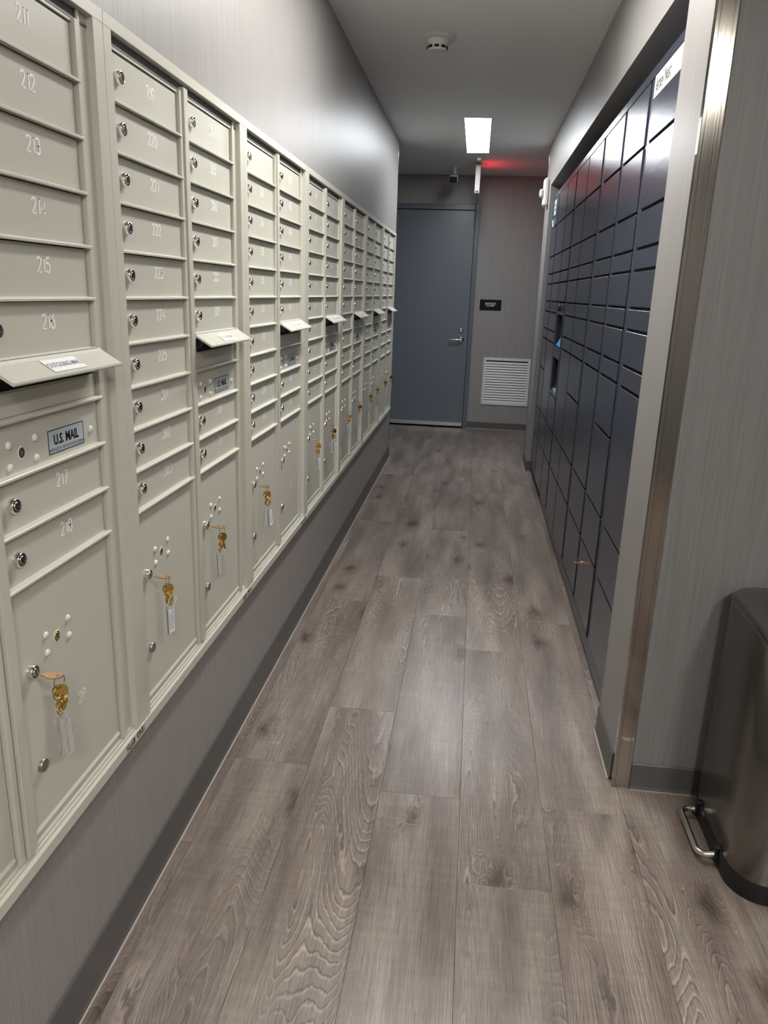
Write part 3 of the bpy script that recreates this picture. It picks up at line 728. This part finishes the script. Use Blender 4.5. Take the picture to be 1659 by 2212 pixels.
def key_set(x, y, z, label, seed, ntag, paper, spare_face=0.5, drop=0.0):
    r = random.Random(seed)
    t = thing('key_set', label, 'keys', (x, y, z), 'key sets hanging in the parcel doors')
    kw = .012
    # key standing in the lock, bow lying level
    b = MB(); bow_plate(b, (.030, .0, .0), (1, .10, -.03), (-.10, 1, .12), (0, -.1, 1), .0150, .0095, .0020, M['copper'], shaft=.006); obj('key', b.data('key'), t)['label'] = 'copper key in the lock'
    a = r.uniform(-.5, .5)
    hc = Vector((.038, .001, 0))
    b = MB(); b.torus(hc + Vector((0, 0, -.0105)), (math.cos(a), math.sin(a), 0), .0115, .0010, M['keysteel'], 18, 5); obj('key_ring', b.data('key_ring'), t)
    # spare key hanging with its bow to the viewer
    f = spare_face + r.uniform(-.3, .3); nv = Vector((math.sin(f), -math.cos(f), 0)); side = Vector((0, 0, 1)).cross(nv)
    tl = r.uniform(-.25, .25)
    up = (Vector((0, 0, 1)) * math.cos(tl) + side * math.sin(tl)); sd_ = nv.cross(up)
    b = MB(); bow_plate(b, hc + Vector((0, .0, -.0270)), up, sd_, nv, .0120, .0128, .0022, M['brass'], shaft=.024); obj('spare_key', b.data('spare_key'), t)['label'] = 'brass spare key'
    b = MB(); b.torus(hc + Vector((.002, -.003, -.031)), (math.sin(f + .5), -math.cos(f + .5), .2), .0125, .0012, M['brass'], 20, 6); obj('key_ring', b.data('key_ring'), t)['label'] = 'brass split ring'
    zt = -.044 - drop
    for k in range(ntag):
        dy = (k - (ntag - 1) / 2) * .0105 + r.uniform(-.002, .002); dx = r.uniform(-.006, .008) - k * .002
        b = MB(); z0 = zt
        for q in range(3):
            cc = hc + Vector((dx * (q + 1) / 3, dy * (q + 1) / 3, z0 - q * .0085 + .003))
            aa = PI / 2 * (q % 2) + r.uniform(-.4, .4)
            b.torus(cc, (math.cos(aa), math.sin(aa), r.uniform(-.2, .2)), .0062, .0014, M['brass'], 12, 5, sy=1.05)
        obj('chain', b.data('chain'), t)['label'] = 'short brass chain'
        zb = z0 - .024 - (k % 3) * r.uniform(.004, .010); L_ = .066; W_ = .021; T_ = .0042
        ang = r.uniform(-.9, .1) + (.35 if k % 2 else 0)
        b = MB(); b.box(-W_ / 2, W_ / 2, -T_ / 2, T_ / 2, -L_, 0, M['acrylic'], .0007); b.torus((0, 0, .0028), (0, 1, 0), .0036, .0009, M['acrylic'], 12, 5)
        tg = obj('key_tag', b.data('key_tag'), t, hc + Vector((dx, dy, zb)), (r.uniform(-.05, .05), r.uniform(-.10, .10), PI / 2 + ang)); tg['label'] = 'clear acrylic key tag'
        if paper == 2 or (paper == 1 and k == ntag - 1):
            b = MB(); pt = T_ / 2 + .0003
            b.box(-W_ * .40, W_ * .40, -pt - .0002, -pt, -L_ * .93, -L_ * .10, M['paper']); b.box(-W_ * .40, W_ * .40, pt, pt + .0002, -L_ * .93, -L_ * .10, M['paper'])
            for sgn in (-1, 1):
                for ll, (x0_, x1_) in enumerate(((-.0058, -.0046), (-.0022, -.0008), (.0012, .0022), (.0046, .0056))):
                    q0 = -L_ * (.84 - .05 * (ll % 2)); q1 = -L_ * (.18 + .10 * (ll % 3))
                    zz = q0
                    while zz < q1:
                        dl = r.uniform(.002, .005); b.box(x0_, x1_, sgn * (pt + .0002), sgn * (pt + .0004), zz, min(zz + dl, q1), M['blueink']); zz += dl + .0014
            obj('paper_label', b.data('paper_label'), tg)['label'] = 'white printed paper label'
    return t
KX = XW + .0180
def kpos(unit, right): return U0 + unit * UW + (CR[0] if right else CL[0]) + .045
key_set(KX, kpos(0, 1), .788, 'keys with three clear tags hanging in the door marked 2P', 3, 3, 0)
key_set(KX, kpos(1, 0), .788, 'keys with two labelled clear tags hanging in the door marked 3P', 5, 2, 2)
key_set(KX, kpos(1, 1), .788, 'keys with two clear tags and a swung out tag, door marked 4P', 8, 3, 0)
key_set(KX, kpos(2, 0), .788, 'keys with long tags hanging in the third cabinet left parcel door', 11, 2, 1)
NAMES = ['fourth', 'fifth', 'sixth', 'last']
for q, un in enumerate((3, 4, 5, 6)):
    for rt in (0, 1):
        how = {(3, 0): 'white labelled tags', (3, 1): 'a white labelled tag', (4, 0): 'a white labelled tag', (4, 1): 'a slim labelled tag', (5, 0): 'clear tags', (5, 1): 'a labelled tag', (6, 0): 'clear tags', (6, 1): 'brass rings'}[(un, rt)]
        key_set(KX, kpos(un, rt), .788, 'keys with %s in the %s cabinet, %s parcel door' % (how, NAMES[q], 'right' if rt else 'left'), 20 + un * 2 + rt, 2, {(5, 0): 0, (6, 0): 0, (6, 1): 0}.get((un, rt), 2 if (un, rt) in ((3, 0),) else 1))

# ------------------------------------------------------------------ parcel lockers in the right niche
COLS = [(2.497, 2.947), (3.022, 3.432), (3.484, 3.932), (4.020, 4.508), (4.532, 5.005), (5.062, 5.487), (5.512, 6.045), (6.085, 6.548)]
TOPROWS = [2.137, 1.931, 1.713, 1.585, 1.512, 1.384]
MID = [1.308, 1.180, 1.104]
ROWS = [TOPROWS + MID + [.558, .343, .040], TOPROWS + MID + [.888, .563, .349, .042], TOPROWS + MID + [.566, .350, .044],
        TOPROWS + MID + [.889, .563, .347, .034], TOPROWS + MID + [.559, .340, .030], TOPROWS + [.772, .550, .332, .024],
        TOPROWS + MID + [.553, .331, .014], TOPROWS + MID + [.874, .548, .326, .010]]
LABS = ['navy parcel locker column nearest camera, white name strip on its top door', 'navy parcel locker column with a small copper key low on it, second from camera',
        'navy parcel locker column, third from camera, left of the keyed one', 'navy parcel locker column, fourth from camera, with an extra low split',
        'navy parcel locker column directly right of the screen kiosk', 'navy kiosk column with two recessed bays and a blue screen',
        'navy parcel locker column directly left of the screen kiosk', 'farthest navy parcel locker column, with a pale logo on its top door']
NV = M['navy']
for ci, (a, b_) in enumerate(COLS):
    y0, y1 = fy(a), fy(b_)
    lo = y0 - .012 if ci == 0 else (fy(COLS[ci - 1][1]) + y0) / 2
    hi = y1 + .004 if ci == 7 else (y1 + fy(COLS[ci + 1][0])) / 2
    lo += .0004; hi -= .0004
    ox = (XL, (lo + hi) / 2, 0.0)
    t = thing('kiosk_column' if ci == 5 else 'locker_column', LABS[ci], 'kiosk' if ci == 5 else 'locker', ox, 'navy parcel lockers in the right niche')
    mb = MB(); ztop = fz(2.175)
    mb.box(XL + (.0125 if ci != 5 else .10), .985, lo, hi, .016, ztop - .012, M['blackgap'])  # carcass coloured black so the gaps between doors look shaded
    mb.box(XL + .001, .985, lo, hi, fz(2.140), ztop, NV, .002)                    # top rail
    mb.box(XL + .030, .985, lo, hi, 0.0, .016, M['blackgap'])                     # shadow gap at the floor
    mb.box(XL + .004, XL + .012, lo, hi, .016, fz(.03) + .004 if ci < 6 else .022, M['navy_f'])
    if y0 - lo > .012: mb.box(XL + .005, XL + .012, lo, y0 - .008, .020, fz(2.140), M['navy_f'], .0015)
    if hi - y1 > .012: mb.box(XL + .005, XL + .012, y1 + .008, hi, .020, fz(2.140), M['navy_f'], .0015)
    part(mb, 'carcass', t, ox)
    rows = ROWS[ci]
    for k in range(len(rows) - 1):
        zt, zb_ = fz(rows[k]) - (.0052 if k else .001), fz(rows[k + 1]) + .0042
        mb = MB()
        if ci == 5 and k == 5:
            yb0, yb1 = y0 + .030, y1 - .022
            wz = [(fz(1.090), fz(1.304)), (fz(.792), fz(1.022))]
            mb.box(XL, XL + .010, y0, yb0, zb_, zt, NV); mb.box(XL, XL + .010, yb1, y1, zb_, zt, NV)
            mb.box(XL, XL + .010, yb0, yb1, wz[0][1], zt, NV); mb.box(XL, XL + .010, yb0, yb1, wz[1][1], wz[0][0], NV); mb.box(XL, XL + .010, yb0, yb1, zb_, wz[1][0], NV)
            kp = part(mb, 'kiosk_panel', t, ox, label='front panel with two recessed bays')
            mb = MB()
            for z0, z1 in wz:
                mb.box(XL + .090, XL + .092, yb0, yb1, z0, z1, M['blackgap']); mb.box(XL + .010, XL + .092, yb1, yb1 + .002, z0, z1, M['black']); mb.box(XL + .010, XL + .092, yb0 - .002, yb0, z0, z1, M['black'])
                mb.box(XL + .010, XL + .092, yb0, yb1, z1, z1 + .002, M['black']); mb.box(XL + .010, XL + .092, yb0, yb1, z0 - .002, z0, M['black'])
            part(mb, 'bay', kp, (0, 0, 0), label='black recessed bay')
            bpy.data.objects[kp.name]  # keep
            mb = MB(); z0 = wz[0][0]
            mb.prism([(XL + .004, z0), (XL + .088, z0 + .150), (XL + .088, z0)], 'y', yb0, yb1, M['black'])
            part(mb, 'screen_wedge', kp)
            mb = MB(); mb.add([(XL + .008, yb0 + .03, z0 + .010), (XL + .008, yb1 - .03, z0 + .010), (XL + .080, yb1 - .03, z0 + .1385), (XL + .080, yb0 + .03, z0 + .1385)], [(3, 2, 1, 0)], M['screen']); part(mb, 'screen', kp, label='lit blue touch screen')
            mb = MB(); z0 = wz[1][0]
            mb.prism([(XL + .002, z0), (XL + .085, z0 + .110), (XL + .085, z0)], 'y', yb0, yb1, M['navy_f'])
            for q in range(3): mb.box(XL + .004, XL + .018, yb0 + .04 + q * .07, yb0 + .085 + q * .07, z0 + .004, z0 + .024, M['plate'])
            part(mb, 'reader', kp, label='grey card reader shelf')
            mb = MB(); mb.lathe((XL, (y0 + y1) / 2 + .02, fz(1.345)), (-1, 0, 0), [(.020, 0), (.019, .010), (.012, .016), (.006, .014)], M['black'], 16); mb.tube([(XL - .006, (y0 + y1) / 2 + .02, fz(1.345) + .018), (XL - .012, (y0 + y1) / 2 - .03, fz(1.345) + .020)], .003, M['chrome'], 8)
            part(mb, 'lens', kp, label='small black camera dome')
            for c_ in kp.children: c_.location = (0, 0, 0)
            for c_ in kp.children:
                me = c_.data
                for v in me.vertices: v.co = (v.co.x - ox[0], v.co.y - ox[1], v.co.z - ox[2])
            continue
        mb.box(XL, XL + .0118, y0, y1, zb_, zt, NV, .0018)
        d = part(mb, 'locker_door', t, ox)
        if ci == 0 and k == 0:
            mb = MB(); mb.box(XL - .0006, XL - .0001, y0 + .005, y1 - .004, fz(2.066), fz(2.136), M['strip'])
            font_text('Jersey Nest', .060, lambda p, q: (XL - .0010, fy(2.815) - p, fz(2.101) + q), M['ink'], mb, shear=.15, sx=.72, offset=.0003)
            o = obj('name_strip', mb.data('name_strip', ox), d); o['label'] = 'white strip printed with a name'
        if ci == 7 and k == 0:
            mb = MB(); yc = (y0 + y1) / 2 + .02; zc = fz(2.02)
            mb.box(XL - .0006, XL - .0001, yc - .075, yc + .075, zc, zc + .105, M['cyan'], 0)
            mb.box(XL - .0008, XL - .0006, yc - .05, yc + .05, zc + .030, zc + .040, NV); mb.box(XL - .0008, XL - .0006, yc - .05, yc + .05, zc + .062, zc + .072, NV)
            pts = arc(yc, zc - .01, .10, .075, 200, 345, 14)
            mb.tube([(XL - .0002, p[0], p[1]) for p in pts], .0055, M['cyan'], 6)
            o = obj('logo', mb.data('logo', ox), d); o['label'] = 'pale blue logo with a curved line below'
# key in the low locker door of the second column
kk = thing('key', 'small copper key stuck in a low door of the lockers', 'key', (XL, fy(3.34), fz(.258)))
b = MB(); b.lathe((0, 0, 0), (-1, 0, 0), [(.008, 0), (.008, .003)], M['copper'], 12); obj('lock_face', b.data('lock_face'), kk)
b = MB(); bow_plate(b, (-.020, 0, -.001), (-1, 0, 0), (0, 1, 0), (0, 0, 1), .013, .010, .002, M['copper'], shaft=.006); b.box(-.020, -.018, -.002, .002, .0, .022, M['copper']); obj('key_blade', b.data('key_blade'), kk)

# ------------------------------------------------------------------ trash can
def rrect(x0, x1, y0, y1, r, n=8, inset=0.0):
    x0 += inset; x1 -= inset; y0 += inset; y1 -= inset; r = max(r - inset, .004); p = []
    for cx, cy, a in ((x1 - r, y1 - r, 0), (x0 + r, y1 - r, 90), (x0 + r, y0 + r, 180), (x1 - r, y0 + r, 270)):
        for i in range(n + 1): q = math.radians(a + 90 * i / n); p.append((cx + r * math.cos(q), cy + r * math.sin(q)))
    return p
def loft(mb, levels, mat, cap0=True, cap1=True, smooth=True):
    vs = []; n = len(levels[0][0]); fs = []
    for pts, z in levels: vs += [(p[0], p[1], z if not callable(z) else z(p)) for p in pts]
    for j in range(len(levels) - 1):
        for i in range(n):
            k = (i + 1) % n; fs.append((j * n + i, j * n + k, (j + 1) * n + k, (j + 1) * n + i))
    mb.add(vs, fs, mat, smooth)
    if cap0: mb.add(vs[:n], [list(range(n))[::-1]], mat)
    if cap1: mb.add(vs[-n:], [list(range(n))], mat, smooth)
CX0, CX1, CY0, CY1 = .718, 1.030, 1.620, 2.032
tc = thing('trash_can', 'brushed steel step trash can with black base at the right edge', 'trash can', ((CX0 + CX1) / 2, (CY0 + CY1) / 2, 0)); O = tc.location[:]
mb = MB(); loft(mb, [(rrect(CX0, CX1, CY0, CY1, .088), .055), (rrect(CX0, CX1, CY0, CY1, .088), .648), (rrect(CX0, CX1, CY0, CY1, .088, inset=.002), .651)], M['cansteel']); part(mb, 'body', tc, O)
mb = MB(); loft(mb, [(rrect(CX0 - .002, CX1 + .002, CY0 - .002, CY1 + .002, .090), .0), (rrect(CX0 - .002, CX1 + .002, CY0 - .002, CY1 + .002, .090), .052), (rrect(CX0, CX1, CY0, CY1, .088), .0548)], M['black'])
for yy in (1.935, 1.752):   # pedal brackets
    mb.box(CX0 - .012, CX0 + .02, yy - .010, yy + .010, .008, .058, M['black'], .004)
    mb.lathe((CX0 - .010, yy, .022), (-1, 0, 0), [(.008, 0), (.007, .006)], M['black'], 12)
part(mb, 'base', tc, O, label='black plastic base')
mb = MB(); lv = [(rrect(CX0, CX1, CY0, CY1, .088, inset=.001), .6515), (rrect(CX0, CX1, CY0, CY1, .088), .6545), (rrect(CX0, CX1, CY0, CY1, .088), .668), (rrect(CX0, CX1, CY0, CY1, .088, inset=.006), .6755), (rrect(CX0, CX1, CY0, CY1, .088, inset=.020), .6800), (rrect(CX0, CX1, CY0, CY1, .088, inset=.06), .6830), (rrect(CX0, CX1, CY0, CY1, .088, inset=.10), .6840)]
loft(mb, lv, M['cansteel']); part(mb, 'lid', tc, O)
mb = MB()
pl = [(CX0 + .004, 1.935, .032)]
for c_, a0, a1 in (((.690, 1.915), 90, 180), ((.690, 1.775), 180, 270)):
    for i in range(9):
        q = math.radians(a0 + (a1 - a0) * i / 8); pl.append((c_[0] + .022 * math.cos(q), c_[1] + .022 * math.sin(q), .026))
pl.append((CX0 + .004, 1.753, .030)); mb.tube(pl, .0082, M['chrome'], 12); part(mb, 'pedal', tc, O, label='chrome loop pedal')
